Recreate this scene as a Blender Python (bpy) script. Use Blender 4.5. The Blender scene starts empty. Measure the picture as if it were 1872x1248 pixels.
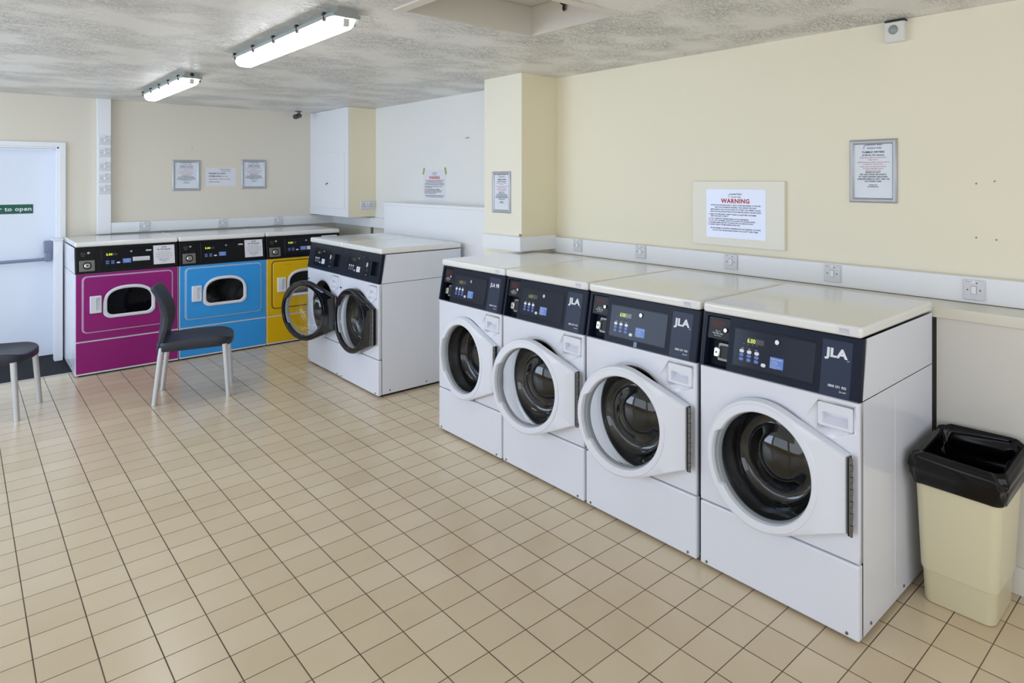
import bpy, bmesh, math, random
from mathutils import Vector, Matrix, noise
random.seed(7)
S = bpy.context.scene
COL = S.collection
PI = math.pi
R = math.radians

# ------------------------------------------------------------------ materials
MATS = {}
def _nodes(name):
    m = bpy.data.materials.new(name); m.use_nodes = True
    nt = m.node_tree
    return m, nt, nt.nodes['Principled BSDF']
def srgb(r, g, b):
    f = lambda c: c/12.92 if c <= .04045 else ((c+.055)/1.055)**2.4
    return (f(r/255), f(g/255), f(b/255), 1)
def mat(name, col, rough=.5, metal=0, spec=.5, bump=0, bscale=200, emit=None, estr=0, coat=0, var=0, vscale=6):
    if name in MATS: return MATS[name]
    m, nt, b = _nodes(name)
    b.inputs['Base Color'].default_value = col
    b.inputs['Roughness'].default_value = rough
    b.inputs['Metallic'].default_value = metal
    b.inputs['Specular IOR Level'].default_value = spec
    b.inputs['Coat Weight'].default_value = coat
    b.inputs['Coat Roughness'].default_value = .08
    if emit:
        b.inputs['Emission Color'].default_value = emit
        b.inputs['Emission Strength'].default_value = estr
    tc = nt.nodes.new('ShaderNodeTexCoord')
    if var:
        n = nt.nodes.new('ShaderNodeTexNoise'); n.inputs['Scale'].default_value = vscale; n.inputs['Detail'].default_value = 4
        nt.links.new(tc.outputs['Object'], n.inputs['Vector'])
        mx = nt.nodes.new('ShaderNodeMix'); mx.data_type = 'RGBA'
        mx.inputs[6].default_value = tuple(c*(1-var) for c in col[:3])+(1,)
        mx.inputs[7].default_value = tuple(min(1, c*(1+var)) for c in col[:3])+(1,)
        nt.links.new(n.outputs['Fac'], mx.inputs[0]); nt.links.new(mx.outputs[2], b.inputs['Base Color'])
    if bump:
        n = nt.nodes.new('ShaderNodeTexNoise'); n.inputs['Scale'].default_value = bscale; n.inputs['Detail'].default_value = 3
        nt.links.new(tc.outputs['Object'], n.inputs['Vector'])
        bp = nt.nodes.new('ShaderNodeBump'); bp.inputs['Strength'].default_value = bump; bp.inputs['Distance'].default_value = .002
        nt.links.new(n.outputs['Fac'], bp.inputs['Height']); nt.links.new(bp.outputs['Normal'], b.inputs['Normal'])
    MATS[name] = m
    return m

CREAM = mat('cream_paint', srgb(238, 229, 200), .55, bump=.12, bscale=60, var=.015, vscale=1.5)
WHITEWALL = mat('whiter_wall_skin', srgb(232, 232, 230), .5, bump=.1, bscale=60, var=.015, vscale=2)
CREAMLIT = mat('lit_cream', srgb(238, 233, 216), .5, bump=.1, bscale=60, var=.015, vscale=2)
TRIM = mat('white_trim_plastic', srgb(236, 238, 242), .35)
ENAMEL = mat('white_enamel', srgb(226, 229, 240), .22, coat=.3)
LIDM = mat('white_lid_enamel', srgb(236, 236, 234), .14, coat=.5)
DOORW = mat('white_door_plastic', srgb(228, 231, 241), .28)
NAVY = mat('navy_panel', srgb(24, 31, 48), .34, spec=.12)
NAVYD = mat('dark_navy_gloss', srgb(18, 26, 46), .16, spec=.2)
NAVYL = mat('badge_navy', srgb(48, 56, 78), .3, spec=.15)
BLACKP = mat('black_plastic', srgb(14, 15, 19), .3, spec=.2)
BLACKDOOR = mat('black_gloss_door', srgb(16, 17, 24), .12)
BLACKV = mat('recess_black', srgb(8, 8, 10), .5)
RUBBER = mat('black_rubber', srgb(18, 18, 20), .45)
STEEL = mat('brushed_steel', srgb(118, 118, 116), .4, metal=.8)
CHROME = mat('chrome', srgb(176, 176, 174), .22, metal=.9)
DRUM = mat('drum_steel', srgb(48, 46, 44), .25, metal=.8)
ALU = mat('satin_aluminium', srgb(205, 208, 214), .35, metal=.7)
FRAMEM = mat('silver_frame', srgb(178, 180, 186), .35, metal=.4)
PAPER = mat('paper', srgb(226, 226, 234), .5)
LAMINATE = mat('laminated_paper', srgb(208, 211, 230), .05, coat=.5)
INK = mat('black_ink', srgb(38, 38, 48), .6)
INKB = mat('blue_ink', srgb(60, 66, 110), .6)
REDINK = mat('red_ink', srgb(196, 70, 74), .6)
PINKINK = mat('faded_red_ink', srgb(205, 140, 150), .6)
GREYINK = mat('grey_ink', srgb(120, 120, 128), .6)
WHITEINK = mat('white_ink', srgb(226, 230, 238), .5)
BTNW = mat('white_button', srgb(225, 228, 240), .3)
BTNB = mat('blue_button', srgb(84, 110, 180), .3)
LABELB = mat('blue_label', srgb(88, 128, 208), .35)
LEDBG = mat('display_window', srgb(62, 58, 58), .15)
LEDG = mat('led_digits', srgb(200, 220, 40), .4, emit=srgb(205, 225, 30), estr=.75)
LEDDIM = mat('led_digits_dim', srgb(120, 130, 50), .4, emit=srgb(150, 165, 60), estr=.35)
REDTXT = mat('red_lettering', srgb(120, 40, 44), .5)
MAGENTA = mat('magenta_enamel', srgb(150, 24, 120), .35, spec=.35)
BLUE = mat('blue_enamel', srgb(54, 158, 236), .35, spec=.35)
YELLOW = mat('yellow_enamel', srgb(228, 184, 0), .35, spec=.35)
DARKGLASS = mat('dark_window', srgb(9, 9, 12), .06)
CHAIRM = mat('charcoal_polypropylene', srgb(40, 44, 58), .4, bump=.1, bscale=500)
BINM = mat('cream_bin_plastic', srgb(224, 217, 186), .32)
BAG = mat('black_bin_bag', srgb(9, 9, 11), .17, spec=.3)
SWITCH = mat('switch_plastic', srgb(214, 216, 222), .3)
SWITCHL = mat('switch_label', srgb(236, 238, 240), .5)
DOTM = mat('dark_dot', srgb(40, 40, 46), .5)
GREYHOUSE = mat('grey_housing', srgb(150, 156, 152), .45)
DARKMET = mat('dark_bronze', srgb(40, 34, 30), .45)
BARGREY = mat('blue_grey_bar', srgb(128, 136, 160), .4)
GREEN = mat('green_sign', srgb(14, 88, 70), .4)
TAPE = mat('green_tape', srgb(150, 180, 90), .5)
MATM = mat('black_coir_mat', srgb(20, 22, 26), .95, bump=1, bscale=900, var=.4, vscale=120)
PIPEM = mat('grey_pipe', srgb(104, 106, 100), .5)
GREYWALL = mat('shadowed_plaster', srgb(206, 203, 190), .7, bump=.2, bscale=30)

def diffuser_mat():
    m, nt, b = _nodes('lit_diffuser')
    b.inputs['Base Color'].default_value = (.9, .95, 1, 1)
    b.inputs['Emission Color'].default_value = (.93, .97, 1, 1)
    b.inputs['Emission Strength'].default_value = 9.5
    return m
DIFF = diffuser_mat()

def glass_mat(name, tint, fac=.06, tr=1.0):
    m = bpy.data.materials.new(name); m.use_nodes = True
    nt = m.node_tree; nt.nodes.clear()
    out = nt.nodes.new('ShaderNodeOutputMaterial'); mx = nt.nodes.new('ShaderNodeMixShader')
    t = nt.nodes.new('ShaderNodeBsdfTransparent'); g = nt.nodes.new('ShaderNodeBsdfGlossy')
    t.inputs['Color'].default_value = tint; g.inputs['Roughness'].default_value = .02
    g.inputs['Color'].default_value = (.95, .97, 1, 1)
    lw = nt.nodes.new('ShaderNodeLayerWeight'); lw.inputs['Blend'].default_value = .5
    pw = nt.nodes.new('ShaderNodeMath'); pw.operation = 'POWER'; pw.inputs[1].default_value = 4
    ad = nt.nodes.new('ShaderNodeMath'); ad.operation = 'MULTIPLY_ADD'; ad.inputs[1].default_value = .85; ad.inputs[2].default_value = .035+fac
    nt.links.new(lw.outputs['Facing'], pw.inputs[0]); nt.links.new(pw.outputs[0], ad.inputs[0]); nt.links.new(ad.outputs[0], mx.inputs[0])
    nt.links.new(t.outputs[0], mx.inputs[1]); nt.links.new(g.outputs[0], mx.inputs[2])
    nt.links.new(mx.outputs[0], out.inputs[0])
    return m
GLASS = glass_mat('bowl_glass', (.93, .95, .96, 1), .03)

def floor_mat():
    T = .1524
    m, nt, b = _nodes('quarry_tiles')
    N = nt.nodes.new; L = nt.links.new
    geo = N('ShaderNodeNewGeometry')
    sc = N('ShaderNodeVectorMath'); sc.operation = 'SCALE'; sc.inputs['Scale'].default_value = 1/T
    L(geo.outputs['Position'], sc.inputs[0])
    sep = N('ShaderNodeSeparateXYZ'); L(sc.outputs[0], sep.inputs[0])
    def edge(o):
        f = N('ShaderNodeMath'); f.operation = 'FRACT'; L(o, f.inputs[0])
        s = N('ShaderNodeMath'); s.operation = 'SUBTRACT'; L(f.outputs[0], s.inputs[0]); s.inputs[1].default_value = .5
        a = N('ShaderNodeMath'); a.operation = 'ABSOLUTE'; L(s.outputs[0], a.inputs[0])
        return a.outputs[0]
    mxx = N('ShaderNodeMath'); mxx.operation = 'MAXIMUM'; L(edge(sep.outputs[0]), mxx.inputs[0]); L(edge(sep.outputs[1]), mxx.inputs[1])
    mr = N('ShaderNodeMapRange'); mr.inputs[1].default_value = .484; mr.inputs[2].default_value = .492
    L(mxx.outputs[0], mr.inputs[0])
    fl = N('ShaderNodeVectorMath'); fl.operation = 'FLOOR'; L(sc.outputs[0], fl.inputs[0])
    flz = N('ShaderNodeVectorMath'); flz.operation = 'MULTIPLY'; L(fl.outputs[0], flz.inputs[0]); flz.inputs[1].default_value = (1, 1, 0)
    wn = N('ShaderNodeTexWhiteNoise'); L(flz.outputs[0], wn.inputs['Vector'])
    n1 = N('ShaderNodeTexNoise'); n1.inputs['Scale'].default_value = 2.2; n1.inputs['Detail'].default_value = 5; L(geo.outputs['Position'], n1.inputs['Vector'])
    n2 = N('ShaderNodeTexNoise'); n2.inputs['Scale'].default_value = 260; n2.inputs['Detail'].default_value = 3; L(geo.outputs['Position'], n2.inputs['Vector'])
    ramp = N('ShaderNodeMix'); ramp.data_type = 'RGBA'
    ramp.inputs[6].default_value = srgb(207, 186, 154); ramp.inputs[7].default_value = srgb(225, 208, 179)
    av = N('ShaderNodeMath'); av.operation = 'MULTIPLY_ADD'; L(wn.outputs['Value'], av.inputs[0]); av.inputs[1].default_value = .45
    L(n1.outputs['Fac'], av.inputs[2])
    av2 = N('ShaderNodeMath'); av2.operation = 'MULTIPLY_ADD'; L(n2.outputs['Fac'], av2.inputs[0]); av2.inputs[1].default_value = .3; 
    av3 = N('ShaderNodeMath'); av3.operation = 'SUBTRACT'; L(av.outputs[0], av3.inputs[0]); av3.inputs[1].default_value = .37
    L(av3.outputs[0], av2.inputs[2])
    L(av2.outputs[0], ramp.inputs[0])
    # grout darkness varies along the joints
    n3 = N('ShaderNodeTexNoise'); n3.inputs['Scale'].default_value = 3.1; L(geo.outputs['Position'], n3.inputs['Vector'])
    g = N('ShaderNodeMix'); g.data_type = 'RGBA'
    g.inputs[6].default_value = srgb(66, 50, 32); g.inputs[7].default_value = srgb(112, 92, 66)
    mr3 = N('ShaderNodeMapRange'); mr3.inputs[1].default_value = .35; mr3.inputs[2].default_value = .65; L(n3.outputs['Fac'], mr3.inputs[0]); L(mr3.outputs[0], g.inputs[0])
    fin = N('ShaderNodeMix'); fin.data_type = 'RGBA'
    L(mr.outputs[0], fin.inputs[0]); L(ramp.outputs[2], fin.inputs[6]); L(g.outputs[2], fin.inputs[7])
    L(fin.outputs[2], b.inputs['Base Color'])
    ro = N('ShaderNodeMapRange'); ro.inputs[3].default_value = .24; ro.inputs[4].default_value = .8; L(mr.outputs[0], ro.inputs[0]); L(ro.outputs[0], b.inputs['Roughness'])
    inv = N('ShaderNodeMath'); inv.operation = 'MULTIPLY_ADD'; L(mr.outputs[0], inv.inputs[0]); inv.inputs[1].default_value = -1
    sm = N('ShaderNodeMath'); sm.operation = 'MULTIPLY'; L(n2.outputs['Fac'], sm.inputs[0]); sm.inputs[1].default_value = .06; L(sm.outputs[0], inv.inputs[2])
    bp = N('ShaderNodeBump'); bp.inputs['Strength'].default_value = .6; bp.inputs['Distance'].default_value = .0015
    L(inv.outputs[0], bp.inputs['Height']); L(bp.outputs['Normal'], b.inputs['Normal'])
    b.inputs['Specular IOR Level'].default_value = .6
    return m
FLOORM = floor_mat()

def ceiling_mat():
    m, nt, b = _nodes('artex_ceiling')
    N = nt.nodes.new; L = nt.links.new
    b.inputs['Base Color'].default_value = srgb(236, 234, 230); b.inputs['Roughness'].default_value = .35
    geo = N('ShaderNodeNewGeometry')
    mp = N('ShaderNodeMapping'); mp.inputs['Scale'].default_value = (30, 74, 30); mp.inputs['Rotation'].default_value = (0, 0, .5)
    L(geo.outputs['Position'], mp.inputs[0])
    n1 = N('ShaderNodeTexNoise'); n1.inputs['Scale'].default_value = 1; n1.inputs['Detail'].default_value = 5; n1.inputs['Roughness'].default_value = .62; n1.inputs['Distortion'].default_value = 2.2
    L(mp.outputs[0], n1.inputs['Vector'])
    n2 = N('ShaderNodeTexNoise'); n2.inputs['Scale'].default_value = 2.6; n2.inputs['Detail'].default_value = 3; L(geo.outputs['Position'], n2.inputs['Vector'])
    mr = N('ShaderNodeMapRange'); mr.inputs[1].default_value = .40; mr.inputs[2].default_value = .64; mr.inputs[3].default_value = .10; L(n2.outputs['Fac'], mr.inputs[0])
    ce = N('ShaderNodeMapRange'); ce.interpolation_type = 'SMOOTHSTEP'; ce.inputs[1].default_value = .46; ce.inputs[2].default_value = .66; L(n1.outputs['Fac'], ce.inputs[0])
    mu = N('ShaderNodeMath'); mu.operation = 'MULTIPLY'; L(ce.outputs[0], mu.inputs[0]); L(mr.outputs[0], mu.inputs[1])
    bp = N('ShaderNodeBump'); bp.inputs['Strength'].default_value = 1; bp.inputs['Distance'].default_value = .0062
    L(mu.outputs[0], bp.inputs['Height']); L(bp.outputs['Normal'], b.inputs['Normal'])
    return m
CEILM = ceiling_mat()

# ------------------------------------------------------------------ mesh helpers
def face_weighted(me):
    """large faces keep flat shading, only the rounded edges turn the normal"""
    vn = [Vector() for _ in me.vertices]
    for p in me.polygons:
        p.use_smooth = True
        for v in p.vertices: vn[v] += p.normal*p.area
    me.normals_split_custom_set_from_vertices([v.normalized() if v.length > 0 else Vector((0, 0, 1)) for v in vn])
class MB:
    def __init__(s): s.v = []; s.f = []
    def add(s, vs, fs):
        o = len(s.v); s.v += [tuple(v) for v in vs]; s.f += [tuple(i+o for i in f) for f in fs]
    def loft(s, loops, closed=True, cap0=False, cap1=False, wrap=False):
        n = len(loops[0]); vs = [p for l in loops for p in l]; fs = []
        k = len(loops)
        for i in range(k if wrap else k-1):
            a = i*n; b = ((i+1) % k)*n
            for j in range(n if closed else n-1):
                j2 = (j+1) % n
                fs.append((a+j, a+j2, b+j2, b+j))
        if cap0: fs.append(tuple(range(n-1, -1, -1)))
        if cap1: fs.append(tuple((k-1)*n+j for j in range(n)))
        s.add(vs, fs)
    def box(s, x0, x1, y0, y1, z0, z1):
        s.add([(x0,y0,z0),(x1,y0,z0),(x1,y1,z0),(x0,y1,z0),(x0,y0,z1),(x1,y0,z1),(x1,y1,z1),(x0,y1,z1)],
              [(3,2,1,0),(4,5,6,7),(0,1,5,4),(1,2,6,5),(2,3,7,6),(3,0,4,7)])
    def tube(s, p0, p1, r0, r1=None, n=16, cap=True):
        p0 = Vector(p0); p1 = Vector(p1); r1 = r0 if r1 is None else r1
        d = (p1-p0).normalized(); a = d.orthogonal().normalized(); b = d.cross(a)
        l = [[p+(a*math.cos(2*PI*i/n)+b*math.sin(2*PI*i/n))*r for i in range(n)] for p, r in ((p0, r0), (p1, r1))]
        s.loft(l, cap0=cap, cap1=cap)
    def path(s, pts, rad, n=10):
        pts = [Vector(p) for p in pts]; loops = []
        for i, p in enumerate(pts):
            d = (pts[min(i+1, len(pts)-1)]-pts[max(i-1, 0)]).normalized()
            up = Vector((0, 0, 1)) if abs(d.z) < .9 else Vector((1, 0, 0))
            a = d.cross(up).normalized(); b = d.cross(a)
            loops.append([p+(a*math.cos(2*PI*k/n)+b*math.sin(2*PI*k/n))*rad for k in range(n)])
        s.loft(loops, cap0=True, cap1=True)
    def lathe_y(s, c, prof, n=64):            # prof of (radius, y) about the y axis through c=(x,z)
        s.loft([[(c[0]+r*math.cos(2*PI*i/n), y, c[1]+r*math.sin(2*PI*i/n)) for i in range(n)] for r, y in prof])
    def mesh(s, name, m, smooth=None, bevel=0, seg=2):
        me = bpy.data.meshes.new(name); me.from_pydata(s.v, [], s.f)
        bm = bmesh.new(); bm.from_mesh(me)
        bmesh.ops.remove_doubles(bm, verts=bm.verts, dist=1e-6)
        if bevel:
            ed = [e for e in bm.edges if len(e.link_faces) == 2 and e.calc_face_angle(0) > R(35)]
            bmesh.ops.bevel(bm, geom=ed, offset=bevel, segments=seg, profile=.5, affect='EDGES', clamp_overlap=True)
        bmesh.ops.recalc_face_normals(bm, faces=bm.faces)
        bm.to_mesh(me); bm.free()
        me.materials.append(m)
        if bevel: face_weighted(me)
        elif smooth:
            for p in me.polygons: p.use_smooth = True
            me.set_sharp_from_angle(angle=R(smooth))
        return me
def link(name, me, parent=None, loc=None, rot=None):
    o = bpy.data.objects.new(name, me); COL.objects.link(o)
    if parent: o.parent = parent
    if loc: o.location = loc
    if rot: o.rotation_euler = rot
    return o
def tag(o, label, cat, group=None):
    o['label'] = label; o['category'] = cat
    if group: o['group'] = group
    return o
def thing(name, label, cat, loc=(0,0,0), rz=0, group=None):
    o = bpy.data.objects.new(name, None); COL.objects.link(o); o.empty_display_size = .1
    o.location = loc; o.rotation_euler = (0, 0, rz)
    return tag(o, label, cat, group)
def boxobj(name, m, b, parent=None, bevel=0, seg=2):
    q = MB(); q.box(*b); return link(name, q.mesh(name, m, bevel=bevel, seg=seg), parent)
def struct(name, q, m, parent=None, smooth=None, bevel=0):
    o = link(name, q.mesh(name, m, smooth, bevel), parent)
    if not parent: o['kind'] = 'structure'
    return o
CACHE = {}
def part(name, parent, key, fn):
    """one mesh object; its mesh data is shared between repeats with the same key"""
    if key not in CACHE: CACHE[key] = fn()
    return link(name, CACHE[key], parent)

def rr(cx, cz, w, h, r, n=5, y=0, f=None):
    pts = []
    for qx, qz, a0 in ((1,1,0), (-1,1,90), (-1,-1,180), (1,-1,270)):
        for i in range(n):
            a = R(a0+90*i/(n-1))
            pts.append((cx+qx*(w/2-r)+r*math.cos(a), cz+qz*(h/2-r)+r*math.sin(a)))
    return [f(x, z, y) if f else (x, y, z) for x, z in pts]
def flat(x, z, y): return (x, y, z)
# the control fascia leans back: point (s, z) at depth d behind its face
def tilt(x, z, d):
    t = (z-.832)/.214
    return (x, -.004+t*.036+d*.986, z-d*.165)

def plate(name, m, x0, x1, z0, z1, d0, d1, r=.004, f=flat, ch=.0012):
    """thin rounded plate whose face is at depth d0"""
    cx, cz, w, h = (x0+x1)/2, (z0+z1)/2, x1-x0, z1-z0
    q = MB()
    q.loft([rr(cx, cz, w, h, r, 5, d1, f), rr(cx, cz, w, h, r, 5, d0+ch, f), rr(cx, cz, w-2*ch, h-2*ch, max(r-ch, .0005), 5, d0, f)], cap0=True, cap1=True)
    return q.mesh(name, m, 30)
def disc(name, m, cx, cz, rad, d0, d1, f=flat, n=20):
    q = MB(); ring = lambda r, d: [f(cx+r*math.cos(2*PI*i/n), cz+r*math.sin(2*PI*i/n), d) for i in range(n)]
    q.loft([ring(rad, d1), ring(rad, d0+.001), ring(rad*.9, d0)], cap0=True, cap1=True)
    return q.mesh(name, m, 30)

# ---- lettering: flat text turned to mesh, lines = (text, x, z, cap height, max width, align, bold)
_tcache = {}
def glyphs(txt, bold):
    k = (txt, bold)
    if k not in _tcache:
        cu = bpy.data.curves.new('t', 'FONT'); cu.body = txt; cu.resolution_u = 2; cu.fill_mode = 'FRONT'
        cu.offset = bold; cu.size = 1; cu.space_character = 1.0 if txt == 'JLA' else 1+bold*2.5
        o = bpy.data.objects.new('t', cu); COL.objects.link(o)
        bpy.context.view_layer.update()
        me = bpy.data.meshes.new_from_object(o.evaluated_get(bpy.context.evaluated_depsgraph_get()))
        vs = [(v.co.x, v.co.y) for v in me.vertices]; fs = [tuple(p.vertices) for p in me.polygons]
        bpy.data.objects.remove(o); bpy.data.curves.remove(cu); bpy.data.meshes.remove(me)
        _tcache[k] = (vs, fs)
    return _tcache[k]
def letters(lines, m, d, f=flat, name='lettering'):
    q = MB()
    for ln in lines:
        txt, x, z, h = ln[:4]; mw = ln[4] if len(ln) > 4 else None; al = ln[5] if len(ln) > 5 else 'c'; bold = ln[6] if len(ln) > 6 else .012
        vs, fs = glyphs(txt, bold)
        if not vs: continue
        x0 = min(v[0] for v in vs); x1 = max(v[0] for v in vs)
        k = h/.70; kx = k
        if mw: kx = mw/(x1-x0)
        off = {'c': -(x0+x1)/2, 'l': -x0, 'r': -x1}[al]
        q.add([f(x+(vx+off)*kx, z+vz*k, d) for vx, vz in vs], fs)
    return q.mesh(name, m)

# ------------------------------------------------------------------ the room
XL, XR, YN, YB, H = -3.6, 1.80, -3.6, 6.03, 2.34
q = MB(); q.add([(XL,YN,0),(XR+.2,YN,0),(XR+.2,YB+.4,0),(XL,YB+.4,0)], [(0,1,2,3)])
struct('floor', q, FLOORM)
# ceiling with the hatch recess (recess sides belong to it)
hx0, hx1, hy0, hy1 = .125, .822, .385, 1.01
q = MB()
O = [(XL,YN,H),(XR+.2,YN,H),(XR+.2,YB+.4,H),(XL,YB+.4,H)]; I = [(hx0,hy0,H),(hx1,hy0,H),(hx1,hy1,H),(hx0,hy1,H)]
U = [(x,y,2.52) for x,y,_ in I]
q.loft([O, I])
struct('ceiling', q, CEILM)
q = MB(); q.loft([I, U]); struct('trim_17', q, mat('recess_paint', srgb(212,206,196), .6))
q = MB(); q.box(hx0-.05, hx1+.05, hy0-.05, hy1+.05, 2.505, 2.525); struct('trim_1', q, DOTM)
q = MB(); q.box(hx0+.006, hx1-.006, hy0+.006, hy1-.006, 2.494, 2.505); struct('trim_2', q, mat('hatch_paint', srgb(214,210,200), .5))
q = MB(); q.box(hx0-.05, hx0, hy0-.05, hy1, H-.006, H+.01); q.box(hx0, hx1, hy0-.05, hy0, H-.006, H+.01); struct('trim_3', q, mat('hatch_trim', srgb(222,216,206), .45), bevel=.002)
# right wall, back wall (door opening), left wall and near wall (window openings)
q = MB(); q.box(XR, XR+.15, YN, YB+.4, 0, 2.6); struct('wall_right', q, mat('right_cream_paint', srgb(238, 231, 209), .55, bump=.12, bscale=60, var=.015, vscale=1.5))
dx0, dx1, dz1 = -1.56, -.615, 1.885
q = MB()
q.box(dx1, XR, YB, YB+.4, 0, 2.6); q.box(XL, dx0, YB, YB+.4, 0, 2.6); q.box(dx0, dx1, YB, YB+.4, dz1, 2.6)
struct('wall_back', q, mat('back_cream_dimmed', srgb(224, 217, 202), .55, bump=.12, bscale=60, var=.015, vscale=1.5))  # wall cream lowered here: the weaker light at the back is in the colour
def wall_windows(name, fixed, along, wins, z0, z1, axis):
    q = MB(); lo, hi = along; cur = lo; segs = []
    for a, b in wins: segs.append((cur, a, 0, 2.6)); segs.append((a, b, 0, z0)); segs.append((a, b, z1, 2.6)); cur = b
    segs.append((cur, hi, 0, 2.6))
    for a, b, c, d in segs:
        if axis == 'x': q.box(fixed-.15, fixed, a, b, c, d)
        else: q.box(a, b, fixed-.15, fixed, c, d)
    return struct(name, q, CREAM)
WL = [(-3.3, -.9), (-.5, 2.3), (2.7, 5.6)]; WN = [(-2.9, .9)]
wall_windows('wall_left', XL, (YN, YB+.4), WL, .5, 2.25, 'x')
wall_windows('wall_near', YN, (XL, XR+.2), WN, .5, 2.25, 'y')
wi = 0
for a, b in WL:
    wi += 1; q = MB(); x0, x1 = XL-.12, XL-.06
    for c, d, e, g in ((a, b, .5, .56), (a, b, 2.19, 2.25), (a, a+.06, .5, 2.25), (b-.06, b, .5, 2.25), ((a+b)/2-.03, (a+b)/2+.03, .5, 2.25)):
        q.box(x0, x1, c, d, e, g)
    w = struct('window_%d' % wi, q, TRIM)
for a, b in WN:
    wi += 1; q = MB(); y0, y1 = YN-.12, YN-.06
    for c, d, e, g in ((a, b, .5, .56), (a, b, 2.19, 2.25), (a, a+.06, .5, 2.25), (b-.06, b, .5, 2.25), ((a+b)/2-.03, (a+b)/2+.03, .5, 2.25)):
        q.box(c, d, y0, y1, e, g)
    struct('window_%d' % wi, q, TRIM)
# far section of the right wall: a thin, whiter skin up to the pillar
q = MB(); q.box(XR-.004, XR+.001, 2.44, YB, 1.0, H); struct('wall_far_right', q, WHITEWALL)
# pillar: cream; front skin paler, the light from the left put into its colour
q = MB(); q.box(1.482, XR, 2.002, 2.467, 0, H); struct('wall_pillar', q, CREAM)
q = MB(); q.box(1.4805, 1.4825, 2.0035, 2.467, 1.0, H); struct('wall_pillar_front', q, CREAMLIT)
# low boxing (shelf) along the right wall behind the machines and the taller boxing beyond the pillar
q = MB(); q.box(1.572, XR, YN, 2.002, 1.022, 1.068); struct('trim_4', q, mat('shelf_paint', srgb(226,222,208), .22), bevel=.004)
q = MB(); q.box(1.585, XR, YN, -.7525, 0, 1.022); struct('trim_5', q, mat('boxing_paint', srgb(222,219,212), .4))
q = MB(); q.box(1.573, 1.585, YN, -.765, 0, .105); struct('baseboard_right', q, mat('skirting_paint', srgb(232,230,226), .35), bevel=.003)
q = MB(); q.box(1.60, XR, 2.467, 4.385, 0, 1.372); q.box(1.592, XR, 2.467, 4.393, 1.352, 1.378); struct('trim_6', q, TRIM, bevel=.003)
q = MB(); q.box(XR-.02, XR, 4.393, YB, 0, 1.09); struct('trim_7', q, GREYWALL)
# dado trunking runs (white plastic with a lid line)
def trunk(name, x0, x1, y0, y1, z0, z1):
    q = MB(); q.box(x0, x1, y0, y1, z0, z1); return struct(name, q, TRIM, bevel=.003)
trunk('trim_8', 1.745, XR, YN, 2.002, 1.070, 1.180)
q = MB(); lt = [(1.482, 2.42), (1.432, 2.42), (1.432, 1.952), (1.745, 1.952), (1.745, 2.002), (1.482, 2.002)]
q.loft([[(x, y, z) for x, y in lt] for z in (1.098, 1.197)], cap0=True, cap1=True); struct('trim_9', q, TRIM)
trunk('trim_10', 1.745, XR, 4.393, YB, 1.097, 1.196)
trunk('trim_11', -.258, 1.745, 5.98, YB, 1.098, 1.196)
trunk('trim_12', -.357, -.258, 5.975, YB, 1.094, H)
q = MB(); q.box(1.476, 1.4815, 2.003, 2.028, 1.1985, 1.214); struct('trim_13', q, mat('chipped_plaster', srgb(150,140,118), .8))
# door
d = bpy.data.objects.new('door_1', None); COL.objects.link(d); d.location = (dx1, YB, 0); d['kind'] = 'structure'
boxobj('door_panel', mat('door_paint', srgb(228,234,246), .35), (dx0-dx1+.004, -.008, .165, .21, .012, 1.862), d)
q = MB(); q.loft([[(x, y, z) for x, z in ((.0-e, 0), (.0-e, dz1-e), (dx0-dx1+e, dz1-e), (dx0-dx1+e, 0), (dx0-dx1-.045+e, 0), (dx0-dx1-.045+e, 1.928-e), (.045-e, 1.928-e), (.045-e, 0))] for y, e in ((0, 0), (-.018, 0))], cap0=True, cap1=True)
link('door_frame', q.mesh('door_frame', TRIM, bevel=.004), d)
q = MB(); q.box(-.012, 0, 0, .2, 0, dz1); q.box(dx0-dx1, 0, 0, .2, dz1-.012, dz1); q.box(dx0-dx1, dx0-dx1+.012, 0, .2, 0, dz1)
link('door_lining', q.mesh('door_lining', TRIM), d)
q = MB(); q.path([(-.93, .09, .875), (-.5, .09, .877), (-.075, .09, .884)], .014, 12)
pb = link('push_bar', q.mesh('push_bar', BARGREY, 40), d)
q = MB(); q.box(-.092, -.035, .085, .165, .93, 1.045)
link('latch_box', q.mesh('latch_box', BARGREY, bevel=.006), pb)
q = MB(); q.box(-.088, -.042, .07, .15, .862, .945)
link('bar_bracket', q.mesh('bar_bracket', BARGREY, bevel=.008), pb)
q = MB(); q.box(-.985+.03, -.93, .085, .165, .86, 1.045); link('latch_box', q.mesh('latch_box', BARGREY, bevel=.006), pb)
# narrow white boxing between door and dryers
q = MB(); q.box(-.668+.012, -.600, 5.90, YB-.018, 0, 1.062); struct('trim_14', q, TRIM, bevel=.002)
q = MB(); q.box(-.672, -.596, 5.885, YB-.018, 1.062, 1.075); struct('trim_15', q, TRIM, bevel=.003)
# mat and its metal edge strip
q = MB(); q.box(-2.0, -.575, 5.375, YB+.19, .0005, .007)
tag(link('door_mat', q.mesh('door_mat', MATM)), 'large black entrance mat in front of the white exit door', 'mat')
q = MB(); q.box(-2.0, -.575, 5.352, 5.375, .0005, .006); struct('trim_16', q, ALU)
# grey pipe below the trunking
q = MB(); q.tube((1.765, 5.03, .0), (1.765, 5.03, 1.10), .011)
tag(link('pipe', q.mesh('pipe', PIPEM, 40)), 'thin grey vertical pipe on the wall below the white corner cupboard', 'pipe')

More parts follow.
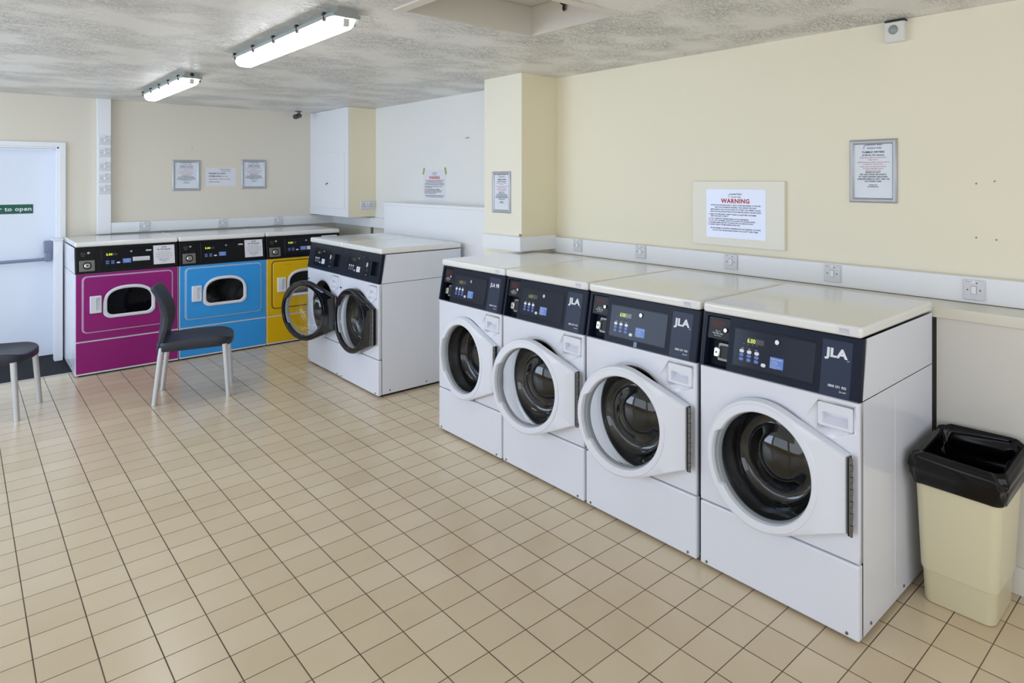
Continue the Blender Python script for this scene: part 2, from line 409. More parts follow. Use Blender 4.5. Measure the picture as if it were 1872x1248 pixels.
# ------------------------------------------------------------------ shared machine pieces
W, D = .69, .678
HC, HR = (.327, .517), .227
OC = .319          # porthole centre and the hole in the white front
def lower_panel():
    q = MB(); q.box(0, W, 0, .03, .012, .272); return q.mesh('lower_panel', ENAMEL, bevel=.008, seg=3)
def front_panel():
    n = 72; angs = sorted([2*PI*i/n for i in range(n)]+[math.atan2(z-HC[1], x-HC[0]) % (2*PI) for x in (0, W) for z in (.277, .830)])
    def rect(a, ins):
        c, s = math.cos(a), math.sin(a); t = 1e9
        x0, x1, z0, z1 = ins, W-ins, .277+ins, .830-ins
        if c > 1e-9: t = min(t, (x1-HC[0])/c)
        if c < -1e-9: t = min(t, (x0-HC[0])/c)
        if s > 1e-9: t = min(t, (z1-HC[1])/s)
        if s < -1e-9: t = min(t, (z0-HC[1])/s)
        return (HC[0]+c*t, HC[1]+s*t)
    rl = lambda ins, y: [(rect(a, ins)[0], y, rect(a, ins)[1]) for a in angs]
    cl = lambda r, y: [(HC[0]+r*math.cos(a), y, HC[1]+r*math.sin(a)) for a in angs]
    q = MB(); q.loft([rl(0, .03), rl(0, .008), rl(.002, .003), rl(.007, 0), cl(HR+.022, 0), cl(HR+.017, .004), cl(HR+.006, .006), cl(HR, .010), cl(HR, .03)], wrap=True)
    me = q.mesh('front_panel', ENAMEL)
    k = MB(); k.box(.534, .670, -.05, .1, .7215, .8085)          # opening for the soap drawer
    a = link('front_panel', me); b = link('cutter', k.mesh('cutter', ENAMEL))
    md = a.modifiers.new('cut', 'BOOLEAN'); md.object = b; md.operation = 'DIFFERENCE'; md.solver = 'EXACT'
    bpy.context.view_layer.update()
    out = bpy.data.meshes.new_from_object(a.evaluated_get(bpy.context.evaluated_depsgraph_get()))
    bpy.data.objects.remove(a); bpy.data.objects.remove(b); bpy.data.meshes.remove(me)
    face_weighted(out)
    return out
def cabinet(depth):
    def fn():
        q = MB()
        a = [(0,.03), (W,.03), (W,depth), (0,depth)]
        o = [(W,.03), (W,depth), (0,depth), (0,.03)]
        q.loft([[(x,y,.018) for x,y in o], [(x,y,.829) for x,y in o]], closed=False)
        q.add([(0,.03,.018),(W,.03,.018),(W,depth,.018),(0,depth,.018)], [(0,1,2,3)])
        q.add([(0,.075,.832),(W,.075,.832),(W,depth,.832),(0,depth,.832)], [(0,1,2,3)])
        for x0, x1 in ((-.0012, 0), (W, W+.0012)):   # pressed side plate
            q.box(x0, x1, .30, depth-.02, .075, .80)
        return q.mesh('cabinet', ENAMEL)
    return fn
def upper_cabinet(depth):
    def fn():
        q = MB(); b = [(0,.025), (W,.025), (W,depth), (0,depth)]; t = [(0,.052), (W,.052), (W,depth), (0,depth)]
        b = [b[1], b[2], b[3], b[0]]; t = [t[1], t[2], t[3], t[0]]
        q.loft([[(x,y,.8325) for x,y in b], [(x,y,1.0425) for x,y in t]], closed=False)
        return q.mesh('upper_cabinet', ENAMEL)
    return fn
def lid(depth):
    def fn():
        q = MB(); q.box(-.001, W+.001, .020, depth+.006, 1.046, 1.088)
        return q.mesh('lid', LIDM, bevel=.013, seg=4)
    return fn
def base(depth):
    def fn():
        q = MB(); q.box(.02, W-.02, .025, depth-.02, 0, .018); return q.mesh('base', BLACKV)
    return fn
def seal():
    q = MB(); q.lathe_y(HC, [(HR+.004, .012), (HR-.003, .007), (HR-.009, .016), (HR-.012, .04), (HR-.024, .05), (HR-.028, .075), (HR-.02, .09), (HR-.02, .12)], 72)
    return q.mesh('door_seal', RUBBER, 50)
def drum():
    q = MB(); n = 64
    prof = [(HR-.018, .10), (HR+.02, .11), (HR+.03, .13), (HR+.03, .55)]
    q.lathe_y(HC, prof, n)
    q.add([(HC[0]+(HR+.03)*math.cos(2*PI*i/n), .55, HC[1]+(HR+.03)*math.sin(2*PI*i/n)) for i in range(n)], [tuple(range(n))])
    for k in range(3):                        # lifters
        a = R(30+120*k); c, s = math.cos(a), math.sin(a); r0, r1 = HR+.03, HR-.03; w = .03
        l = lambda y: [(HC[0]+c*r0-s*w, y, HC[1]+s*r0+c*w), (HC[0]+c*r1-s*w*.4, y, HC[1]+s*r1+c*w*.4), (HC[0]+c*r1+s*w*.4, y, HC[1]+s*r1-c*w*.4), (HC[0]+c*r0+s*w, y, HC[1]+s*r0-c*w)]
        q.loft([l(.14), l(.55)], cap0=True)
    return q.mesh('drum', DRUM, 40)
HX = .668                                     # hinge line; the door meshes are built round it (x relative to HX)
CX = HC[0]-HX
def door_ring(m):
    def fn():
        Ro, Ri = .247, .202
        OX = OC-HX
        pts = []
        n = 96
        zt, zb = .652-HC[1], .386-HC[1]
        def hull(a):                          # outline: circle joined to the straight hinge edge by tangents
            c, s = math.cos(a), math.sin(a); best = Ro
            for px, pz in ((HX-OC-.009, zt), (HX-OC-.009, zb)):
                dd = math.hypot(px, pz); pa = math.atan2(pz, px); ta = math.acos(Ro/dd)
                sgn = 1 if pz > 0 else -1
                a1, a0 = pa, pa+sgn*ta
                rel = math.atan2(math.sin(a-a1), math.cos(a-a1))*sgn
                if 0 <= rel <= ta:            # on the tangent segment
                    best = Ro/math.cos(a-a0)
            pa_t, pa_b = math.atan2(zt, HX-OC-.009), math.atan2(zb, HX-OC-.009)
            aa = math.atan2(s, c)
            if pa_b <= aa <= pa_t: best = (HX-OC-.009)/c
            return best
        angs = sorted([2*PI*i/n for i in range(n)]+[math.atan2(zt, HX-OC-.009) % (2*PI), math.atan2(zb, HX-OC-.009) % (2*PI)])
        def inner(a, extra=0):
            dlt = abs(math.atan2(math.sin(a-PI-.05), math.cos(a-PI-.05)))
            k = max(0, min(1, (R(31)-dlt)/R(4)))
            return Ri+extra+.018*k
        def loop(fr, y, cx=OX): return [(cx+fr(a)*math.cos(a), y, HC[1]+fr(a)*math.sin(a)) for a in angs]
        q = MB()
        q.loft([loop(hull, .0), loop(hull, -.022), loop(lambda a: hull(a)-.004, -.030), loop(lambda a: hull(a)-.011, -.034),
                loop(lambda a: min(hull(a)-.0125, .2385), -.035), loop(lambda a: min(hull(a)-.0145, .2355), -.038), loop(lambda a: inner(a, .007), -.0395, CX), loop(lambda a: inner(a, .003), -.036, CX),
                loop(inner, -.026, CX), loop(lambda a: inner(a), 0, CX)], wrap=True)
        return q.mesh('door', m, 32)
    return fn
def bowl():
    q = MB()
    q.lathe_y((CX, HC[1]), [(.197, -.010), (.193, .002), (.188, .04), (.181, .072), (.166, .098), (.146, .108), (.122, .102), (.100, .087), (.072, .074), (.036, .067), (.001, .065)], 72)
    return q.mesh('window_glass', GLASS, 60)
def glass_rim():
    q = MB(); q.lathe_y((CX, HC[1]), [(.2225, -.003), (.2225, -.019), (.217, -.0225), (.212, -.019), (.208, -.0225), (.203, -.021), (.199, -.013), (.197, -.003)], 72)
    return q.mesh('glass_rim', mat('grey_rim_plastic', srgb(150, 156, 162), .18), 35)
def hinge():
    q = MB(); z0, z1 = .386, .652; n = 13; h = (z1-z0)/n
    q.box(.001, .012, -.034, -.030, z0, z1)
    for i in range(n):
        q.tube((.010, -.034, z0+i*h+.001), (.010, -.034, z0+(i+1)*h-.001), .0065 if i % 2 else .0052, n=10)
    return q.mesh('hinge', STEEL, 40)
def hingegap():
    q = MB(); q.box(-.003, .001, -.0345, -.01, .386, .652); return q.mesh('hinge_edge', BLACKP)
def drawer(m):
    def fn():
        cx, cz = .602, .765; q = MB()
        q.loft([rr(cx, cz, .132, .083, .006, 5, .02), rr(cx, cz, .132, .083, .006, 5, -.002), rr(cx, cz, .128, .079, .005, 5, -.0035),
                rr(cx, cz-.010, .098, .040, .004, 5, -.0035), rr(cx, cz-.010, .096, .038, .004, 5, .0), rr(cx, cz+.001, .094, .016, .004, 5, .020), rr(cx, cz+.003, .094, .010, .003, 5, .026)], cap0=True, cap1=True)
        return q.mesh('soap_drawer', m, 30)
    return fn
def drawer_line():
    cx, cz = .602, .765; q = MB()
    q.loft([rr(cx, cz, .1365, .0875, .004, 5, .001), rr(cx, cz, .1365, .0875, .004, 5, .012), rr(cx, cz, .12, .07, .004, 5, .019)])
    return q.mesh('drawer_gap', mat('panel_gap', srgb(120,124,138), .6))
def fascia(m, rec=None):
    """leaning control fascia, with an optional rectangular recess (x0,x1,z0,z1,depth)"""
    def fn():
        rect = lambda x0, x1, z0, z1, d: [tilt(x0,z0,d), tilt(x1,z0,d), tilt(x1,z1,d), tilt(x0,z1,d)]
        q = MB()
        L_ = [rect(0, W, .833, 1.045, .030), rect(0, W, .833, 1.045, .005), rect(.004, W-.004, .836, 1.043, 0)]
        if rec:
            x0, x1, z0, z1, dp = rec
            L_ += [rect(x0, x1, z0, z1, 0), rect(x0+.002, x1-.002, z0+.002, z1-.002, dp)]
        q.loft(L_, cap0=True, cap1=True)
        return q.mesh('control_panel', m, 25)
    return fn

def common(root, tagk, depth=D):
    part('base', root, ('base', depth), base(depth))
    part('cabinet', root, ('cab', depth), cabinet(depth))
    part('upper_cabinet', root, ('ucab', depth), upper_cabinet(depth))
    part('lid', root, ('lid', depth), lid(depth))
def screws(root, key, pts, mm=STEEL):
    for i, (x, y, z, ax) in enumerate(pts):
        def fn():
            q = MB(); q.tube((x, y, z), (x+ax[0]*.004, y+ax[1]*.004, z), .006, .0045, 10); return q.mesh('screw', mm, 30)
        part('screw', root, (key, i), fn)

def keypad(panel, key, x0, z0, dx, dz, rows, start, w=.021, h=.0135, d=-.0055):
    for r_, m in enumerate(rows):
        for c in range(3):
            x, z = x0+c*dx, z0-r_*dz
            part('button', panel, (key, 'b', r_, c), lambda: plate('button', m, x-w/2, x+w/2, z-h/2, z+h/2, d, d+.004, h*.45, tilt, .0015))
    x, z = start
    part('button', panel, (key, 'start'), lambda: plate('button', BTNW, x-w/2, x+w/2, z-h/2, z+h/2, d, d+.004, h*.45, tilt, .0015))

def washer_front(root, doorm, ang, glassy=True):
    part('lower_panel', root, 'lower', lower_panel)
    part('front_panel', root, 'front', front_panel)
    part('door_seal', root, 'seal', seal)
    part('drum', root, 'drum', drum)
    dr = part('door', root, ('door', doorm.name), door_ring(doorm)); dr.location = (HX, -.003, 0)
    part('window_glass', dr, 'bowl', bowl)
    part('glass_rim', dr, ('rim', doorm.name == 'x'), glass_rim)
    part('hinge', dr, 'hinge', hinge)
    part('hinge_edge', dr, 'hingegap', hingegap)
    dr.rotation_euler = (0, 0, R(ang))
    return dr

def washer(y_left, label, ang, badge, group, digits='6.00', dim=False, xf=.885, tapeoff=False):
    root = thing('washing_machine', label, 'washing machine', (xf, y_left, 0), R(-90), group)
    common(root, 'w'); washer_front(root, DOORW, ang)
    part('soap_drawer', root, 'drawer', drawer(ENAMEL)); part('drawer_gap', root, 'drawerline', drawer_line)
    cp = part('control_panel', root, 'fascia', fascia(NAVY, (.020, .134, .837, 1.034, .03)))
    # coin box in the recess at the left
    cb = part('coin_box', root, 'coinbox', lambda: plate('coin_box', BLACKP, .0225, .1315, .944, 1.031, .006, .03, .003, tilt))
    part('lettering', cb, 'cointxt', lambda: letters([('USE £1 & 20p', .073, 1.010, .0075, .062), ('COINS ONLY', .073, 1.000, .0075, .062), ('NO OLD £1', .073, .990, .0075, .05)], REDTXT, .0055, tilt))
    part('lettering', cb, 'cointxt2', lambda: letters([('5p x 1', .073, .974, .006, .022), ('10p 20p 50p', .073, .965, .006, .05), ('exact coins', .073, .957, .004, .034)], WHITEINK, .0055, tilt))
    part('key_lock', cb, 'coinlock', lambda: disc('key_lock', CHROME, .113, .985, .0085, -.002, .008, tilt))
    cs = part('coin_slot', root, 'coinslot', lambda: plate('coin_slot', STEEL, .074, .130, .862, .932, .018, .03, .008, tilt))
    part('coin_slot_inset', cs, 'coinslot2', lambda: plate('coin_slot_inset', BLACKV, .078, .1315, .872, .922, .016, .02, .012, tilt))
    part('coin_knob', cs, 'coinknob', lambda: plate('coin_knob', CHROME, .060, .088, .874, .914, .006, .02, .008, tilt, .004))
    part('knob_slot', cs, 'coinknob2', lambda: disc('knob_slot', BLACKV, .074, .894, .004, .0045, .01, tilt))
    # display panel
    dp = part('display_panel', root, 'dispframe', lambda: plate('display_panel', BLACKP, .1585, .522, .857, 1.009, -.0012, .003, .006, tilt))
    part('display_face', dp, 'dispface', lambda: plate('display_face', NAVYD, .1635, .517, .862, 1.004, -.0035, .003, .004, tilt))
    part('digital_display', dp, 'led', lambda: plate('digital_display', LEDBG, .224, .300, .955, .9755, -.0045, 0, .001, tilt, .0005))
    part('display_digits', dp, ('dig', digits, dim), lambda: letters([(digits, .226, .9575, .0155, .036, 'l', .008)], LEDDIM if dim else LEDG, -.0052, tilt, 'display_digits'))
    keypad(dp, 'kp', .203, .922, .0345, .0152, (BTNW, BTNB, BTNB), (.305, .885))
    part('instruction_label', dp, 'blab', lambda: plate('instruction_label', LABELB, .333, .391, .882, .923, -.0045, 0, .001, tilt, .0005))
    part('lettering', dp, 'blabt', lambda: letters([('Instructions', .336, .914, .005, .05, 'l')]+[(t, .336, .907-.0062*i, .0032, w_, 'l') for i, (t, w_) in enumerate((('1. Load laundry', .03), ('2. Add detergent', .033), ('3. Select cycle', .03), ('4. Insert coins', .045), ('5. Press start', .028)))], WHITEINK, -.0048, tilt))
    part('key_lock', dp, 'klock', lambda: disc('key_lock', CHROME, .359, .979, .0095, -.009, 0, tilt))
    part('lettering', dp, 'ledtxt', lambda: letters([('·', .21+.02*i, .945, .012) for i in range(4)]+[('• • •', .2375, .9315, .004, .075)], WHITEINK, -.0040, tilt))
    bp = part('badge_plate', root, 'badge', lambda: plate('badge_plate', NAVYL, .541, .655, .836, 1.026, -.0015, .003, .003, tilt))
    if badge == 'JLA':
        part('lettering', bp, 'jla', lambda: letters([('JLA', .5965, .968, .029, .088, 'c', .045), ('.com', .642, .960, .0045, .010)], WHITEINK, -.0022, tilt))
    else:
        part('lettering', bp, 'jla98', lambda: letters([('JLA 98', .598, .974, .020, .088, 'c', .035)], WHITEINK, -.0022, tilt))
    part('lettering', bp, 'phone', lambda: letters([('0800 591 903', .642, .866, .0085, .069, 'r', .02), ('jla.com', .642, .853, .006, .025, 'r')], WHITEINK, -.0022, tilt))
    st = part('sticker', root, 'stick', lambda: plate('sticker', PAPER, .602, .646, 1.053, 1.077, .0188, .021, .001, flat, .0003))
    part('lettering', st, 'stickt', lambda: letters([('JLA service', .626, 1.071, .0035, .036), ('reference label', .626, 1.0655, .0035, .036), ('please quote when calling', .626, 1.0585, .003, .038)], GREYINK, .0185, flat))
    part('sticker', root, 'stick2', lambda: plate('sticker', PAPER, .650, .676, 1.053, 1.078, .0188, .021, .001, flat, .0003))
    screws(root, 'wscr', [(.035, 0, .028, (0,-1)), (.645, 0, .028, (0,-1)), (W, .09, .04, (1,0)), (W, .38, .04, (1,0))])
    return root

washer(2.068, 'closed washing machine at the far left end of the front row of four', .5, '98', 'white washing machines in the front row', '6.00', True)
washer(1.363, 'second washing machine from the left in the front row, round door ajar', 9.5, 'JLA', 'white washing machines in the front row', '6.00', True)
w3 = washer(.658, 'third washing machine in the front row, door ajar, tape strip below its display', 9.5, 'JLA', 'white washing machines in the front row')
link('tape_strip', plate('tape_strip', mat('clear_tape', srgb(110,120,150), .3), .327, .347, .836, .858, -.0006, .001, .001, tilt, .0003), w3)
washer(-.052, 'nearest white washing machine at the row end, closed door, beside the cream bin', 2, 'JLA', 'white washing machines in the front row')

def machine_black(y_left, label, ang, lit, xf):
    root = thing('washing_machine', label, 'washing machine', (xf, y_left, 0), R(-90), 'black-door washing machines')
    common(root, 'w'); washer_front(root, BLACKDOOR, ang)
    part('soap_drawer', root, 'drawer', drawer(ENAMEL)); part('drawer_gap', root, 'drawerline', drawer_line)
    part('control_panel', root, 'fascia2', fascia(mat('slate_panel', srgb(26, 32, 44), .3, spec=.15), (.548, .660, .885, .985, .04)))
    dp = part('display_panel', root, 'df2', lambda: plate('display_panel', mat('slate_face', srgb(22, 27, 39), .18, spec=.2), .125, .445, .862, 1.012, -.003, .003, .006, tilt))
    part('digital_display', dp, 'led2', lambda: plate('digital_display', LEDBG, .205, .275, .962, .983, -.004, 0, .001, tilt, .0005))
    if lit: part('display_digits', dp, 'dig2', lambda: letters([('3.50', .208, .9645, .016, .034, 'l', .02)], LEDDIM, -.0046, tilt, 'display_digits'))
    keypad(dp, 'kp2', .170, .926, .035, .0145, (BTNW, GREYINK, GREYINK), (.270, .893), .017, .011, -.005)
    part('instruction_label', dp, 'wl2', lambda: plate('instruction_label', PAPER, .306, .366, .886, .926, -.004, 0, .001, tilt, .0005))
    part('lettering', dp, 'wl2t', lambda: letters([('Load laundry', .336, .917, .004, .04), ('Add detergent', .336, .910, .004, .045), ('Insert coins', .336, .903, .004, .04), ('Press start', .336, .894, .004, .036)], GREYINK, -.0044, tilt))
    part('key_lock', dp, 'kl2', lambda: disc('key_lock', CHROME, .330, .988, .009, -.008, 0, tilt))
    cs = part('coin_slot', root, 'cs2', lambda: plate('coin_slot', BLACKP, .462, .512, .868, .985, -.003, .003, .006, tilt))
    part('coin_knob', cs, 'ck2', lambda: plate('coin_knob', CHROME, .474, .496, .935, .972, -.012, 0, .006, tilt, .004))
    part('lettering', cs, 'cst2', lambda: letters([('COINS', .487, .918, .006, .03), ('20p  £1', .487, .906, .006, .03)], GREYINK, -.0034, tilt))
    part('coin_return', cs, 'cr2', lambda: plate('coin_return', STEEL, .474, .5, .874, .884, -.008, 0, .002, tilt))
    st = part('sticker', root, 'wwst', lambda: plate('sticker', mat('blue_sticker', srgb(40, 60, 140), .4), .005, .04, .727, .739, -.001, .001, .001, flat, .0003))
    screws(root, 'wscr', [(.035, 0, .028, (0,-1)), (.645, 0, .028, (0,-1)), (W, .09, .04, (1,0)), (W, .38, .04, (1,0))])
    return root
machine_black(3.615, 'white washing machine with black door nearly shut, its white side facing the room', 4, False, .878)
machine_black(4.320, 'white washing machine with its black door swung open in front of the yellow dryer', 22, True, .882)

# ------------------------------------------------------------------ dryers
DD = .757
def dshape(k, y, n=40):
    """D window outline: flat bottom, arched top; k insets it"""
    cx, w, zb, zt = .347, .174-k, .455+k, .716-k
    pts = []; r = .055-k*.5; zs = zb+.10
    for i in range(9):
        a = R(-90+90*i/8); pts.append((cx+w-r+r*math.cos(a), zb+r+r*math.sin(a)))
    m = 28
    for i in range(m+1):
        a = PI*i/m; e = .78
        c, s = math.cos(a), math.sin(a)
        pts.append((cx+w*math.copysign(abs(c)**e, c), zs+(zt-zs)*abs(s)**e))
    for i in range(9):
        a = R(180+90*i/8); pts.append((cx-w+r+r*math.cos(a), zb+r+r*math.sin(a)))
    return [(x, y, z) for x, z in pts]
def dryer(xl, col, edge, label, extra, digits):
    root = thing('tumble_dryer', label, 'tumble dryer', (xl, 5.151, 0), 0, 'coloured tumble dryers')
    common(root, 'd', DD); nm = col.name
    def lowp():
        q = MB(); q.box(.004, W-.004, 0, .03, .026, .276); return q.mesh('lower_panel', col, bevel=.005)
    def lowe():
        q = MB(); q.box(0, W, .004, .032, .012, .2825); return q.mesh('panel_edge', ENAMEL, bevel=.004)
    def upp():
        q = MB(); q.box(.004, W-.004, 0, .03, .287, .830); return q.mesh('front_panel', col, bevel=.005)
    def uppe():
        q = MB(); q.box(0, W, .004, .032, .2835, .8315); return q.mesh('panel_edge', ENAMEL, bevel=.004)
    a = part('lower_panel', root, ('dl', nm), lowp); part('panel_edge', a, 'dle', lowe)
    a = part('front_panel', root, ('du', nm), upp); part('panel_edge', a, 'due', uppe)
    dr = part('door', root, ('dd', nm), lambda: plate('door', col, .050, .640, .357, .802, -.012, .002, .028, flat, .004))
    part('door_edge', dr, ('dde', edge.name), lambda: plate('door_edge', edge, .041, .649, .348, .811, -.0025, .002, .034, flat, .001))
    part('door_groove', dr, ('ddg'), lambda: plate('door_groove', mat('door_groove', srgb(60, 40, 66), .5), .0465, .6435, .3535, .8055, -.0035, .002, .031, flat, .001))
    part('door_rim', dr, ('ddr', edge.name), lambda: plate('door_rim', edge, .0485, .6415, .3555, .8035, -.0085, .002, .029, flat, .001))
    def wf():
        q = MB(); q.loft([dshape(0, -.008), dshape(.0, -.019), dshape(.006, -.024), dshape(.020, -.024), dshape(.026, -.018), dshape(.026, -.010)])
        return q.mesh('window_frame', DOORW, 35)
    wfr = part('window_frame', dr, 'dwf', wf)
    def wg():
        q = MB(); q.loft([dshape(.024, -.0145), dshape(.06, -.013)], cap1=True); return q.mesh('window_glass', DARKGLASS, 35)
    part('window_glass', dr, 'dwg', wg)
    def hd():
        q = MB(); cx, cz, w, h = .126, .578, .074, .140
        q.loft([rr(cx, cz, w, h, .006, 5, -.010), rr(cx, cz, w, h, .006, 5, -.026), rr(cx, cz, w-.008, h-.008, .005, 5, -.030),
                rr(cx+.016, cz, .028, h-.034, .008, 5, -.030), rr(cx+.017, cz, .022, h-.044, .008, 5, -.014)], cap0=True, cap1=True)
        return q.mesh('handle', DOORW, 30)
    part('handle', dr, 'dhd', hd)
    # controls
    BK = mat('dryer_panel', srgb(11, 12, 18), .28, spec=.2)
    part('control_panel', root, 'dfas', fascia(BK))
    cb = part('coin_box', root, 'dcb', lambda: plate('coin_box', BLACKP, .006, .130, .842, 1.038, -.003, .003, .003, tilt))
    part('key_lock', cb, 'dkl', lambda: disc('key_lock', CHROME, .085, .997, .009, -.012, 0, tilt))
    part('lettering', cb, 'dct', lambda: letters([('50p £1 £2', .050, .995, .007, .03), ('coins only', .050, .984, .007, .03), ('20p', .050, .972, .007, .02)], GREYINK, -.0034, tilt))
    cs = part('coin_slot', root, 'dcs', lambda: plate('coin_slot', STEEL, .026, .122, .850, .938, -.008, .002, .004, tilt))
    part('coin_slot_inset', cs, 'dcs2', lambda: plate('coin_slot_inset', BLACKV, .048, .102, .866, .924, -.009, 0, .02, tilt))
    part('coin_knob', cs, 'dcs3', lambda: plate('coin_knob', CHROME, .056, .094, .876, .914, -.018, 0, .014, tilt, .004))
    part('knob_slot', cs, 'dcs4', lambda: disc('knob_slot', BLACKV, .076, .895, .006, -.0195, -.01, tilt))
    dp = part('display_panel', root, 'ddp', lambda: plate('display_panel', mat('dryer_face', srgb(13, 15, 24), .18, spec=.2), .165, .500, .862, 1.022, -.002, .003, .004, tilt))
    part('digital_display', dp, 'dled', lambda: plate('digital_display', LEDBG, .196, .270, .966, .984, -.003, 0, .001, tilt, .0005))
    part('display_digits', dp, ('ddig', digits), lambda: letters([(digits, .197, .967, .0165, .040, 'l', .03)], LEDG, -.0036, tilt, 'display_digits'))
    for r_ in range(2):
        for c in range(2):
            x, z = .204+.035*c, .919-.0155*r_
            part('button', dp, ('dbt', r_, c), lambda: plate('button', BTNB, x-.0115, x+.0115, z-.006, z+.006, -.005, 0, .004, tilt, .0015))
    part('button', dp, 'dbs', lambda: plate('button', BTNW, .264, .287, .899, .911, -.005, 0, .005, tilt, .0015))
    part('instruction_label', dp, 'dbl', lambda: plate('instruction_label', LABELB, .304, .360, .898, .934, -.003, 0, .001, tilt, .0005))
    part('lettering', dp, 'dblt', lambda: letters([('Instructions', .332, .926, .0045, .045), ('Load dryer', .332, .918, .004, .03), ('Insert coins', .332, .911, .004, .035), ('Press start', .332, .903, .004, .03)], WHITEINK, -.0034, tilt))
    part('key_lock', dp, 'dkl2', lambda: disc('key_lock', CHROME, .362, .990, .008, -.008, 0, tilt))
    if extra != 'yellow':
        nl = part('maker_label', dp, 'dml', lambda: plate('maker_label', PAPER, .462, .500, .985, .997, -.003, 0, .001, tilt, .0003))
        part('lettering', dp, 'dmlt', lambda: letters([('0800 591 903', .481, .988, .006, .034)], INKB, -.0034, tilt))
    if extra == 'magenta':
        link('instruction_strip', plate('instruction_strip', PAPER, .371, .487, .908, .942, -.003, 0, .001, tilt, .0003), dp)
        link('lettering', letters([('THIS MACHINE DOES NOT GIVE', .429, .927, .006, .10), ('CHANGE OR TAKE OLD POUND', .429, .914, .006, .10)], GREYINK, -.0036, tilt), dp)
    if extra == 'yellow':
        link('instruction_label', plate('instruction_label', PAPER, .366, .398, .899, .933, -.003, 0, .001, tilt, .0003), dp)
        mk = letters([('CAUTION HOT', .19, .765, .006, .06)], mat('faint_ink', srgb(120, 95, 10), .5), -.0125)
        link('lettering', mk, dr)
    pn = part('price_notice', root, 'dpn', lambda: plate('price_notice', PAPER, .514, .664, .866, 1.026, -.0025, .001, .001, tilt, .0003))
    part('lettering', pn, 'dpnt', lambda: letters([('£5.00', .589, 1.004, .013, .034, 'c', .03), ('for 50 minutes', .589, .986, .012, .096, 'c', .03),
        ('PLEASE DO NOT OVERLOAD', .589, .904, .006, .075), ('THE DRYER. THANK YOU', .589, .893, .006, .065), ('Reception', .589, .882, .005, .03)], INK, -.003, tilt))
    part('lettering', pn, 'dpnt2', lambda: letters([('please make sure items are washed and spun', .589, .968-.0125*i, .0055, w_) for i, w_ in enumerate((.08, .12, .11, .12, .10))], GREYINK, -.003, tilt))
    screws(root, 'dscr', [(W, .09, .04, (1,0)), (0, .25, .05, (-1,0))])
    return root
dryer(-.589, MAGENTA, mat('pale_edge', srgb(214, 190, 214), .35), 'magenta tumble dryer behind the dark chair, nearest the white exit door', 'magenta', '5.00')
dryer(.107, BLUE, mat('pale_blue_edge', srgb(196, 214, 230), .35), 'sky blue tumble dryer between the magenta and the yellow ones', 'blue', '5.00')
dryer(.803, YELLOW, mat('amber_edge', srgb(110, 88, 20), .4), 'yellow tumble dryer partly hidden by the open black machine door', 'yellow', '5.00')

# ------------------------------------------------------------------ chairs
def chair_seat():
    q = MB(); n = 64
    def loop(k, zf, shrink):
        pts = []
        for i in range(n):
            a = 2*PI*i/n; c, s = math.cos(a), math.sin(a)
            e = .32
            ux, uy = math.copysign(abs(c)**e, c), math.copysign(abs(s)**e, s)
            wy = .205-.010*ux
            x = .015+(.232*shrink)*ux; y = wy*shrink*uy
            if ux > 0: x -= .022*abs(uy)**3*shrink
            pts.append((x, y, zf(x, y, ux, uy)))
        return pts
    top = lambda dz: (lambda x, y, ux, uy: .447+dz*(1-.0*abs(uy))-.030*max(0, (x-.13)/.11)**2*(1-uy*uy*.2)-.022*max(0, -x/.2)*.6)
    q.loft([loop(0, lambda x, y, ux, uy: .372+.006*max(0, ux), .93), loop(0, lambda x, y, ux, uy: .371, .985), loop(0, lambda x, y, ux, uy: .378, 1.0),
            loop(0, top(-.006), 1.0), loop(0, top(-.001), .99), loop(0, top(0), .965), loop(0, top(-.006), .88), loop(0, top(-.013), .70), loop(0, top(-.020), .48), loop(0, top(-.022), .2)], cap0=True, cap1=True)
    return q.mesh('seat', CHAIRM, 40)
def chair_back():
    prof = [(-.192, .350), (-.196, .40), (-.188, .47), (-.176, .54), (-.172, .60), (-.180, .66), (-.197, .72), (-.220, .775), (-.243, .818)]
    q = MB(); loops = []
    ny = 13
    for i, (x, z) in enumerate(prof):
        t = i/(len(prof)-1); hw = .192+.008*math.sin(t*PI); th = .030-.010*t
        dx, dz = (prof[min(i+1, 8)][0]-prof[max(i-1, 0)][0]), (prof[min(i+1, 8)][1]-prof[max(i-1, 0)][1]); l = math.hypot(dx, dz); nx, nz = dz/l, -dx/l
        cur = .046*min(1, t*2.4)*(1-.55*max(0, t-.6)/.4)
        fr = []; bk = []
        for j in range(ny):
            v = -1+2*j/(ny-1); xo = cur*(v*v)-cur*.5
            zz = z
            fr.append((x+xo+nx*th/2, v*hw, zz+nz*th/2)); bk.append((x+xo-nx*th/2, v*hw, zz-nz*th/2))
        loops.append(fr+bk[::-1])
    q.loft(loops, cap0=True, cap1=True)
    return q.mesh('backrest', CHAIRM, bevel=.004, seg=2)
def chair_leg(p0, p1):
    def fn():
        q = MB(); q.tube(p0, p1, .0155, .0175, 16); return q.mesh('leg', ALU, 40)
    return fn
def chair(x, y, rz, label):
    r = thing('chair', label, 'chair', (x, y, 0), rz, 'charcoal plastic chairs')
    part('seat', r, 'cseat', chair_seat); part('backrest', r, 'cback', chair_back)
    for i, (fx, fy, tx, ty, tz) in enumerate(((-.222, .200, -.182, .182, .40), (-.222, -.200, -.182, -.182, .40), (.222, .198, .198, .182, .385), (.222, -.198, .198, -.182, .385))):
        part('leg', r, ('cleg', i), chair_leg((fx, fy, 0), (tx, ty, tz)))
    return r
chair(-.013, 4.04, R(-17), 'dark charcoal chair with silver legs standing in front of magenta and blue dryers')
chair(-1.110, 4.479, R(-20), 'dark charcoal chair cut off by the left picture edge, near the exit door')

